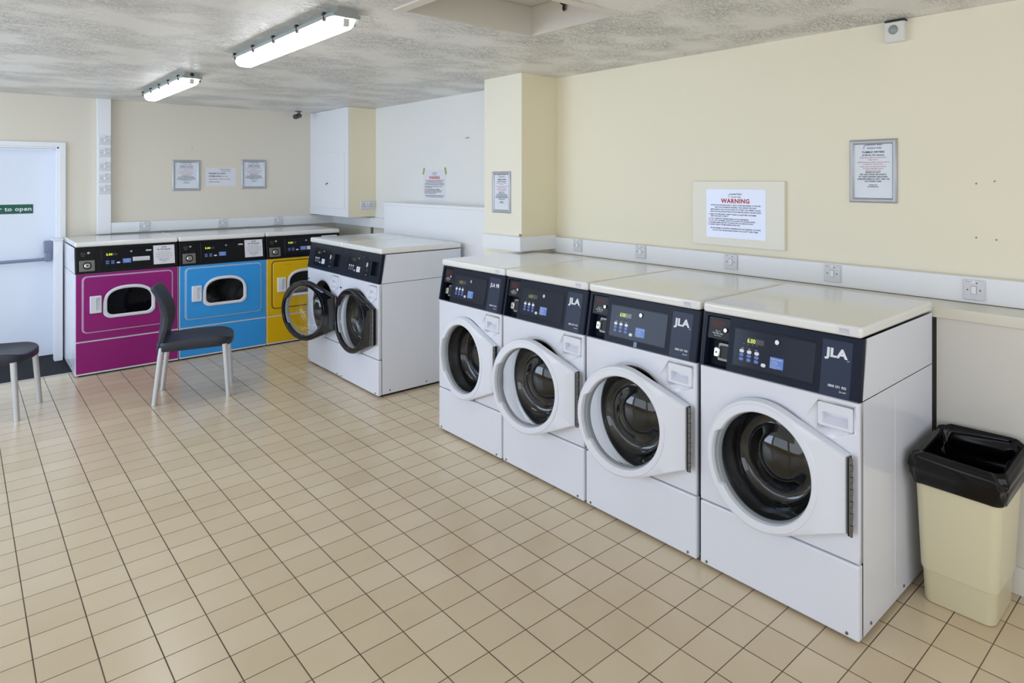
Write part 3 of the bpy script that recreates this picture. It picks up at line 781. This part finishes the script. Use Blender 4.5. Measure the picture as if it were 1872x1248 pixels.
# ------------------------------------------------------------------ bin and liner
def rrp(x0, x1, y0, y1, z, r, n=9):
    cx, cy, w, h = (x0+x1)/2, (y0+y1)/2, x1-x0, y1-y0
    return [(p[0], p[2], z) for p in rr(cx, cy, w, h, r, n)]
bx0, bx1, by0, by1 = 1.296, 1.528, -1.052, -.800
q = MB()
L_ = []
def binloop(t, ins=0, z=None):     # t: 0 base, 1 rim
    zz = .552*t if z is None else z
    return rrp(bx0-.048*t+ins, bx1+.012*t-ins, by0-.030*t+ins, by1+.012*t-ins, zz, .035-ins*.4)
q.loft([binloop(0, .012), binloop(.006, .003), binloop(.02), binloop(.228), binloop(.232, -.001), binloop(.236, -.0045), binloop(.25, -.006), binloop(1, -.006), binloop(1, .002), binloop(.2, .008), binloop(.02, .02)], cap0=True, cap1=True)
wb = thing('waste_bin', 'tall cream plastic waste bin standing beside the nearest washing machine', 'bin')
wb.location = ((bx0+bx1)/2, (by0+by1)/2, 0)
body = q.mesh('bin_body', BINM, 35)
o = link('bin_body', body, wb); o.location = (-(bx0+bx1)/2, -(by0+by1)/2, 0)
# liner
N_ = 29
def bagloop(t, off, z, amp, seed):
    pts = []
    base_ = rrp(bx0-.048*t-.006, bx1+.012*t+.006, by0-.030*t-.006, by1+.012*t+.006, 0, .042, 44)
    cx, cy = (bx0+bx1)/2-.018*t, (by0+by1)/2-.009*t
    for i, p in enumerate(base_):
        v = Vector((p[0]-cx, p[1]-cy, 0)); l = v.length; u = v/l
        back = max(0, u.x)
        ridge = lambda f, o: 1-2*abs(noise.noise(Vector((p[0]*f, p[1]*f, o+z*f*.8))))
        nz = .6*noise.noise(Vector((p[0]*15, p[1]*15, 3+z*9)))+.55*ridge(17, 7)+.30*ridge(38, 1)-.35
        rad = l+off+amp*nz
        hz = noise.noise(Vector((p[0]*10, p[1]*10, 9.3)))+.5*ridge(26, 4)
        pts.append((cx+u.x*rad, cy+u.y*rad, z+.030*back*(1 if t > .9 else .3)+amp*.75*hz))
    return pts
q = MB()
keys = [(.84, .005, .458, .005, 1), (.85, .013, .462, .008, 1), (.90, .020, .490, .016, 1), (.96, .024, .524, .027, 1), (1, .022, .552, .027, 1), (1, .012, .568, .022, 1), (1, -.004, .576, .019, 1), (1, -.020, .566, .024, 1),
         (.98, -.030, .530, .028, 1), (.94, -.036, .48, .034, 1), (.88, -.040, .42, .034, 1), (.78, -.048, .34, .03, 1), (.7, -.06, .26, .024, 1), (.6, -.09, .18, .012, 1)]
rings = []
for a, b in zip(keys, keys[1:]):
    for k in range(4): rings.append([a[c]+(b[c]-a[c])*k/4 for c in range(5)])
rings.append(keys[-1])
q.loft([bagloop(*r_) for r_ in rings], cap1=True)
tag(link('bin_liner', q.mesh('bin_liner', BAG, 50)), 'shiny black bin liner folded over the rim of the cream bin', 'bin bag')

# ------------------------------------------------------------------ sockets and spurs
def spur(name, label, loc, rz, group, w=.086, h=.086, kind='spur', cat='wall switch'):
    r = thing(name, label, cat, loc, rz, group)
    part('faceplate', r, ('spl', w, h), lambda: plate('faceplate', SWITCH, -w/2, w/2, -h/2, h/2, -.010, 0, .004, flat, .003))
    if kind == 'spur':
        part('fuse_holder', r, 'spf', lambda: plate('fuse_holder', SWITCHL, -.010, .010, -.016, .016, -.0125, -.009, .002, flat, .0006))
        part('fuse_outline', r, 'spfo', lambda: plate('fuse_outline', GREYINK, -.0115, .0115, -.0175, .0175, -.0108, -.009, .002, flat, .0004))
        for s_ in (-1, 1): part('screw', r, ('sps', s_), lambda: disc('screw', DOTM, .025*s_, 0, .003, -.0115, -.009, flat, 12))
        part('name_label', r, 'spn', lambda: plate('name_label', SWITCHL, -.038, .004, .030, .041, -.0112, -.009, .0008, flat, .0003))
        part('indicator', r, 'spi', lambda: disc('indicator', DOTM, .012, .030, .0028, -.0115, -.009, flat, 12))
    return r
for i, (yc, zc, lab, txt) in enumerate(((1.708, 1.140, 'smallest-looking white fused spur on right wall trunking, beside the pillar', 'Dryer 1'), (1.103, 1.140, 'white fused spur on right wall trunking, second from the pillar', 'Dryer 2'),
        (.406, 1.137, 'white fused spur on right wall trunking, just below the warning board', 'Dryer 3'), (-.204, 1.133, 'white fused spur on right wall trunking, under the silver framed notice', 'Dryer 4'), (-.852, 1.127, 'white fused spur on right wall trunking, nearest the bin', 'Dryer 5'))):
    s_ = spur('fused_spur', lab, (1.745, yc, zc), R(-90), 'fused spurs on the right wall trunking')
    link('lettering', letters([(txt, -.034, .0325, .006, .026, 'l')], INK, -.0115), s_)
for xc, lab in ((-.012, 'white fused spur on back trunking above the magenta dryer'), (.636, 'white fused spur on back trunking above the blue dryer'), (1.157, 'white fused spur on back trunking above the yellow dryer')):
    spur('fused_spur', lab, (xc, 5.98, 1.152), 0, 'fused spurs on the back wall trunking')
for k, (za, zb_) in enumerate(((1.992, 1.920), (1.887, 1.799), (1.762, 1.672), (1.651, 1.566), (1.546, 1.459))):
    spur('wall_switch', ('topmost', 'second from top', 'middle', 'fourth from top', 'lowest')[k]+' grey switch plate on the vertical white trunking by the door', (-.305, 5.975, (za+zb_)/2), 0, 'switch plates on the vertical trunking', .086, .080)
ds = thing('double_socket', 'double socket on the cream side of the corner cupboard', 'socket', (1.705, 5.0, 1.328), 0)
link('faceplate', plate('faceplate', SWITCH, -.073, .073, -.043, .043, -.010, 0, .004, flat, .003), ds)
for s_ in (-1, 1):
    q = MB()
    for px, pz, w, h in ((0, .012, .006, .012), (-.011, -.010, .009, .006), (.011, -.010, .009, .006)): q.box(.038*s_+px-w/2, .038*s_+px+w/2, -.0108, -.009, pz-h/2, pz+h/2)
    link('outlet', q.mesh('outlet', DOTM), ds)
    link('rocker', plate('rocker', SWITCHL, .012*s_-.006, .012*s_+.006, .012, .032, -.013, -.009, .002, flat), ds)

# ------------------------------------------------------------------ corner cupboard
cu = thing('wall_cupboard', 'white tall boxed cupboard in the far corner above the yellow dryer', 'cupboard', (1.52, 5.0, 1.21))
boxobj('carcass', CREAM, (.0, .276, 0, 1.028, 0, 1.128), cu)
q = MB(); q.box(-.012, 0, 0, 1.028, 0, 1.128); link('front_board', q.mesh('front_board', mat('cupboard_white', srgb(233,235,240), .4), bevel=.002), cu)
dr = boxobj('door', mat('cupboard_white', srgb(233,235,240), .4), (-.020, -.012, .085, .935, .085, .67), cu, bevel=.002)
q = MB(); q.tube((-.020, .505, .345), (-.034, .505, .345), .006, .008, 12); q.tube((-.034, .505, .345), (-.040, .505, .325), .004, .004, 8); link('knob', q.mesh('knob', STEEL, 40), dr)

# ------------------------------------------------------------------ notices
def logo(cx, cz, k, d, f=flat):
    ln = [('Freshwater Beach', cx+.006*k, cz+.010*k, .017*k, .155*k, 'c', .01), ('HOLIDAY PARK', cx+.012*k, cz-.020*k, .014*k, .13*k, 'c', .01)]
    me = letters(ln, INKB, d, f)
    return me
def arc_lines(cx, cz, k, d):
    q = MB(); P_ = []
    for t in range(13):
        u = t/12; P_.append((cx-.09*k+.185*k*u, cz+.030*k*math.sin(u*PI*.62+.25)-.004*k))
    w = .0022*k
    for a, b in zip(P_, P_[1:]):
        q.add([(a[0], d, a[1]), (b[0], d, b[1]), (b[0], d, b[1]+w), (a[0], d, a[1]+w)], [(0,1,2,3)])
    for sx in (0, 1):
        x0 = cx-.088*k; q.add([(x0, d, cz-.022*k), (x0+.004*k, d, cz-.022*k), (x0+.012*k, d, cz+.008*k), (x0+.008*k, d, cz+.008*k)], [(0,1,2,3)])
    return q.mesh('logo_arch', INKB)
def framed(label, loc, rz, w=.235, h=.305, group='silver framed dryer notices'):
    r = thing('framed_notice', label, 'framed notice', loc, rz, group)
    def fr():
        q = MB(); o = lambda i, y: rr(0, 0, w-2*i, h-2*i, .001, 2, y)
        q.loft([o(0, 0), o(0, -.006), o(.005, -.013), o(.012, -.014), o(.021, -.009), o(.024, -.004)])
        return q.mesh('frame', FRAMEM, 40)
    part('frame', r, ('frame', w, h), fr)
    sh = part('sheet', r, ('fsheet', w, h), lambda: plate('sheet', mat('glazed_sheet', srgb(222, 228, 238), .12), -w/2+.022, w/2-.022, -h/2+.022, h/2-.022, -.0035, 0, .0005, flat, .0003))
    k = w/.235
    part('lettering', sh, ('flogo', w), lambda: logo(.0, .118, k*.55, -.0042))
    part('logo_arch', sh, ('farc', w), lambda: arc_lines(.0, .118, k*.55, -.0042))
    part('lettering', sh, ('ftxt', w), lambda: letters([('TUMBLE DRYERS', 0, .0875, .0085, .112*k, 'c', .03), ('£5.00 for 50 minutes', 0, .073, .0085, .11*k, 'c', .015),
        ('PLEASE DO NOT', 0, -.0085, .0068, .075*k, 'c', .025), ('PUT ANY SHOES OR DUVETS', 0, -.0195, .0068, .13*k, 'c', .025), ('IN THESE WASHING MACHINES', 0, -.0305, .0068, .142*k, 'c', .025),
        ('THESE MACHINES DO NOT TAKE THE', 0, -.0415, .0068, .158*k, 'c', .025), ('OLD POUND COINS', 0, -.0525, .0068, .082*k, 'c', .025), ('THANK YOU', 0, -.069, .0052, .04*k, 'c', .02), ('HOUSEKEEPING', 0, -.0775, .0052, .055*k, 'c', .02)], INK, -.0042))
    part('lettering', sh, ('ftxt2', w), lambda: letters([('Please ensure filters are clean before', 0, .062, .0062, .132*k), ('using dryers', 0, .0525, .0062, .048*k),
        ('Additional payment will be needed if required', 0, .0405, .0058, .158*k), ('during the drying cycle', 0, .031, .0058, .1*k),
        ('Please report any faults immediately', 0, .0195, .006, .13*k), ('to the reception team', 0, .0105, .006, .1*k), ('Thank you for your help', 0, .0015, .006, .075*k)], PINKINK, -.0042))
    return r
framed('silver framed tumble dryer notice high on the right wall', (XR, -.385, 1.636), R(-90))
framed('silver framed notice hanging on the front of the pillar', (1.482, 2.241, 1.504), R(-90), .228, .300)
framed('silver framed notice on back wall, left of the unframed paper notice', (.337, YB, 1.637), 0)
framed('silver framed notice on back wall, right of the unframed paper notice', (.939, YB, 1.652), 0)

WARN = ['ALTHOUGH WE REGULARLY CHECK THESE MACHINES TO ENSURE', 'THEY ARE WORKING PROPERLY WE CANNOT BE HELD', 'RESPONSIBLE FOR THE ACTIONS OF OTHER CUSTOMERS, PLEASE', 'TAKE THE FOLLOWING PRECAUTIONS BEFORE USING THE MACHINES.',
        '1. CHECK THE MACHINE IS EMPTY INSIDE AS ANOTHER CUSTOMER', 'MAY HAVE LEFT IT DIRTY.', 'OVER FILL THE MACHINES 3/4 FULL MAXIMUM.', 'PUT TRAINERS, SHOES OR DUVETS IN THE MACHINES.',
        '4. THE MACHINES ARE NOT SUITABLE FOR DOG BEDS/TOWELS.', '5. PLEASE CLEAN THE MACHINES AFTER USE.', 'WE ARE UNABLE TO PROVIDE COMPENSATION FOR DAMAGED CLOTHING.', 'DO NOT USE THE MACHINES UNLESS YOU ACCEPT THESE TERMS.']
def warning(label, loc, rz, w, h, m):
    """paper warning sheet; local origin at its centre"""
    r = thing('warning_notice', label, 'paper notice', loc, rz)
    sh = link('sheet', plate('sheet', m, -w/2, w/2, -h/2, h/2, -.0015, 0, .003, flat, .0003), r)
    k = w/.41; kz = h/.28
    link('lettering', logo(0, .103*kz, .52*kz, -.002), sh); link('logo_arch', arc_lines(0, .103*kz, .52*kz, -.002), sh)
    link('lettering', letters([('WARNING', 0, .062*kz, .0235*kz, .197*k, 'c', .04)], REDINK, -.002), sh)
    L = -.19*k; t = .0072*kz; B_ = .02
    zz = [.0445, .032, .0195, .007, -.0085, -.0195, -.034, -.0455, -.057, -.0685, -.0885, -.101]
    ws = [.345, .29, .345, .355, .335, .125, .235, .28, .315, .225, .35, .315]
    xs = ['c', 'c', 'c', 'c', L, L+.02*k, L+.048*k, L+.048*k, L, L, 'c', 'c']
    link('lettering', letters([(tx, 0 if x_ == 'c' else x_, z_*kz, t, w_*k, 'c' if x_ == 'c' else 'l', B_) for tx, z_, w_, x_ in zip(WARN, zz, ws, xs)], INK, -.002), sh)
    link('lettering', letters([('2. DO NOT', L, -.034*kz, t, .044*k, 'l'), ('3. DO NOT', L, -.0455*kz, t, .044*k, 'l')], REDINK, -.002), sh)
    return r
q = MB(); q.box(0, .020, -.311, .311, -.184, .184)
nb = link('notice_board', q.mesh('notice_board', mat('board_cream', srgb(238, 235, 222), .45), bevel=.003)); nb.location = (1.780, .402, 1.402)
tag(nb, 'cream painted board fixed on the right wall behind the warning sheet', 'board')
warning('glossy warning sheet in landscape on the cream board, right wall', (1.780, .407, 1.402), R(-90), .405, .277, LAMINATE)
wt = warning('portrait warning sheet taped to the wall above the white boxing', (1.796, 3.777, 1.538), R(-90), .405, .292, PAPER)
for s_, n_ in ((-1, 0), (1, 1)):
    q = MB(); q.box(-.012, .012, -.003, -.0018, -.032, .032); o = link('tape', q.mesh('tape', TAPE), wt); o.location = (.198*s_, 0, .136); o.rotation_euler = (0, R(-18*s_), 0)
pn = thing('paper_notice', 'unframed paper notice on back wall between two silver frames', 'paper notice', (.637, YB, 1.622), 0)
sh = link('sheet', plate('sheet', PAPER, -.135, .135, -.095, .095, -.0015, 0, .001, flat, .0003), pn)
link('lettering', logo(.035, .069, .62, -.002), sh)
link('lettering', letters([('PLEASE DO NOT', -.108, .030, .0125, .150, 'l', .04), ('OVERLOAD', -.108, .002, .0125, .108, 'l', .04), ('as the', .006, .002, .0105, .055, 'l'), ('machines will not dry', -.108, -.026, .0105, .190, 'l'), ('effectively', -.108, -.054, .0105, .095, 'l')], INK, -.002), sh)
ex = thing('door_sign', 'green door sign with white lettering about opening', 'sign', (-1.075, YB+.165, 1.335), 0)
sb = link('sign_plate', plate('sign_plate', GREEN, -.305, .300, -.041, .041, -.002, 0, .001, flat, .0004), ex)
link('lettering', letters([('Push bar to open', .289, -.0155, .036, .378, 'r', .02)], WHITEINK, -.0026), sb)

# ------------------------------------------------------------------ ceiling lights
def batten(label, loc, length, hole):
    r = thing('strip_light', label, 'ceiling light', loc, 0, 'strip lights on the ceiling')
    w = .0625
    def prof(y, k, pts): return [(x*k, y, z) for x, z in pts]
    hp = [(-.062, -.044), (-.066, -.040), (-.066, -.030), (-.054, -.028), (-.046, 0), (.046, 0), (.054, -.028), (.066, -.030), (.066, -.040), (.062, -.044)]
    q = MB(); L2 = length/2
    q.loft([prof(-L2, .86, hp), prof(-L2+.035, 1, hp), prof(L2-.035, 1, hp), prof(L2, .86, hp)], cap0=True, cap1=True)
    link('housing', q.mesh('housing', GREYHOUSE, 40), r)
    dp_ = [(-.053, -.044)]+[(-.051*math.cos(a)**.6 if math.cos(a) > 0 else .051*(-math.cos(a))**.6, -.046-.042*math.sin(a)) for a in [PI*i/12 for i in range(13)]]+[(.053, -.044)]
    q = MB(); l2 = L2-.012
    sc = lambda y, k: [(x*k, y, -.044+(z+.044)*k) for x, z in dp_]
    q.loft([sc(-l2, .55), sc(-l2+.02, .9), sc(-l2+.045, 1), sc(l2-.045, 1), sc(l2-.02, .9), sc(l2, .55)], cap0=True, cap1=True)
    link('diffuser', q.mesh('diffuser', DIFF, 40), r)
    q = MB(); q.box(-.013, .013, -l2-.004, -l2+.040, -.080, -.046); link('lamp_holder', q.mesh('lamp_holder', mat('pale_holder', srgb(205, 208, 206), .4), bevel=.004), r)
    for s_ in (-1, 1):
        for i in range(5):
            y = -L2+.09+(length-.18)*i/4
            q = MB(); q.box(s_*.063-.004, s_*.063+.006, y-.007, y+.007, -.056, -.020); q.box(s_*.066-.006, s_*.066+.008, y-.010, y+.010, -.030, -.018)
            link('clip', q.mesh('clip', DARKMET, bevel=.001), r)
    if hole:
        q = MB(); q.tube((0, -L2-.001, -.018), (0, -L2+.02, -.018), .012, n=16); link('cable_entry', q.mesh('cable_entry', BLACKV), r)
    return r
batten('large lit strip light on the ceiling nearest the camera, left of the hatch', (-.075, 1.875, H), 1.50, False)
batten('smaller-looking lit strip light on the ceiling towards the back wall', (-.118, 4.33, H), 1.42, True)

# hook in the hatch
q = MB(); hk = (hx1-.012, .735)
q.box(hk[0]-.012, hk[0]+.012, hk[1]-.03, hk[1]+.03, 2.475, 2.494)
q.path([(hk[0], hk[1]-.022, 2.48), (hk[0], hk[1]-.018, 2.462), (hk[0], hk[1], 2.450), (hk[0], hk[1]+.018, 2.462), (hk[0], hk[1]+.022, 2.48)], .007, 8)
q.tube((hk[0], hk[1], 2.452), (hk[0], hk[1], 2.428), .006, .009, 10); q.tube((hk[0], hk[1], 2.428), (hk[0], hk[1], 2.420), .009, .004, 10)
tag(link('hatch_hook', q.mesh('hatch_hook', DARKMET, 40)), 'small dark metal catch hanging inside the ceiling hatch', 'hook')

# PIR sensor
ps = thing('motion_sensor', 'white square motion sensor high on the right wall at the ceiling', 'sensor', (XR, -.500, 2.283), R(-90))
q = MB(); o_ = lambda i, y, dz=0: rr(0, dz, .094-2*i, .094-2*i, .005, 4, y)
q.loft([o_(0, 0), o_(0, -.030), o_(.004, -.036)], cap0=True, cap1=True); link('housing', q.mesh('housing', mat('sensor_white', srgb(226, 226, 220), .35), 30), ps)
q = MB(); n = 24
q.loft([[(-.004+r_*math.cos(2*PI*i/n), y, .008+r_*math.sin(2*PI*i/n)) for i in range(n)] for r_, y in ((.022, -.035), (.0215, -.040), (.016, -.046), (.006, -.049), (.001, -.0495))]); link('lens', q.mesh('lens', mat('sensor_lens', srgb(150, 156, 156), .3), 50), ps)
q = MB(); q.box(-.047, .047, -.034, 0, .0475, .053); link('top_gap', q.mesh('top_gap', BLACKV), ps)

# CCTV
cc = thing('security_camera', 'tiny dark security camera under the ceiling near the far corner', 'camera', (1.325, 5.86, H))
q = MB(); q.box(-.03, .03, -.015, .015, -.006, 0); q.path([(.015, 0, -.004), (.012, 0, -.03), (0, 0, -.045)], .006, 8); q.path([(-.005, 0, -.004), (-.004, 0, -.035)], .005, 8); link('bracket', q.mesh('bracket', DARKMET), cc)
q = MB(); q.tube((.02, .02, -.045), (-.045, -.05, -.066), .026, .027, 18); cb = link('camera_body', q.mesh('camera_body', mat('camera_grey', srgb(70, 70, 64), .4), 40), cc)
q = MB(); q.tube((-.045, -.05, -.066), (-.052, -.057, -.068), .027, .024, 18); link('lens', q.mesh('lens', BLACKV, 40), cb)

# wall plugs and marks
plugs = [((.385, YB-.001, 1.925), 0, 'upper of two small dark wall plugs above the left framed notice'), ((.385, YB-.001, 1.898), 0, 'lower of two small dark wall plugs above the left framed notice')]
for (u, nm) in (((-.843, 1.578), 'upper left'), ((-.915, 1.588), 'upper right'), ((-.843, 1.345), 'lower left'), ((-.922, 1.340), 'lower right')):
    plugs.append(((XR-.001, u[0], u[1]), R(-90), nm+' of four tiny screw holes right of the framed notice'))
for loc, rz, lab in plugs:
    r = link('wall_plug', CACHE.setdefault('plug', disc('wall_plug', mat('plug_grey', srgb(140, 130, 116), .6), 0, 0, .0036, -.002, .001, flat, 10)), None, loc, (0, 0, rz)); tag(r, lab, 'screw hole', 'wall plugs')
q = MB(); q.box(-.045, .01, -.006, 0, -.006, .006); q.box(-.01, .012, -.02, 0, -.004, .004)
r = link('wall_bracket', q.mesh('wall_bracket', mat('bracket_paint', srgb(190, 190, 184), .5), bevel=.002), None, (1.796, 3.20, 1.955), (0, 0, R(-90))); tag(r, 'small painted-over bracket on the white wall left of the pillar', 'bracket')

# ------------------------------------------------------------------ lights
def area(name, loc, rot, sx, sy, power, col):
    l = bpy.data.lights.new(name, 'AREA'); l.shape = 'RECTANGLE'; l.size = sx; l.size_y = sy; l.energy = power; l.color = col
    o = bpy.data.objects.new(name, l); COL.objects.link(o); o.location = loc; o.rotation_euler = rot
    return o
KL = .84
for i, (a, b) in enumerate(WL):
    area('window_light', (XL-.05, (a+b)/2, 1.375), (0, R(-90), 0), 1.75, b-a, KL*(24, 29, 102)[i], ((.92, .95, 1), (.82, .90, 1), (.66, .80, 1))[i])
area('window_light', ((WN[0][0]+WN[0][1])/2, YN-.05, 1.375), (R(90), 0, 0), WN[0][1]-WN[0][0], 1.75, KL*42, (.92, .95, 1))
w = bpy.data.worlds.new('world'); S.world = w; w.use_nodes = True
w.node_tree.nodes['Background'].inputs[0].default_value = (.75, .85, 1, 1); w.node_tree.nodes['Background'].inputs[1].default_value = .8

# ------------------------------------------------------------------ camera
cam = bpy.data.cameras.new('camera'); co = bpy.data.objects.new('camera', cam); COL.objects.link(co)
cam.sensor_width = 36; cam.sensor_fit = 'HORIZONTAL'; cam.lens = 22.9008; cam.shift_x = -.124427; cam.shift_y = -.158007
cam.clip_start = .05
co.location = (-1.2391, -1.7349, 1.5952); co.rotation_euler = (R(90), 0, R(43.7042-90))
S.camera = co
S.view_settings.view_transform = 'Standard'
S.view_settings.look = 'None'
S.view_settings.exposure = 0
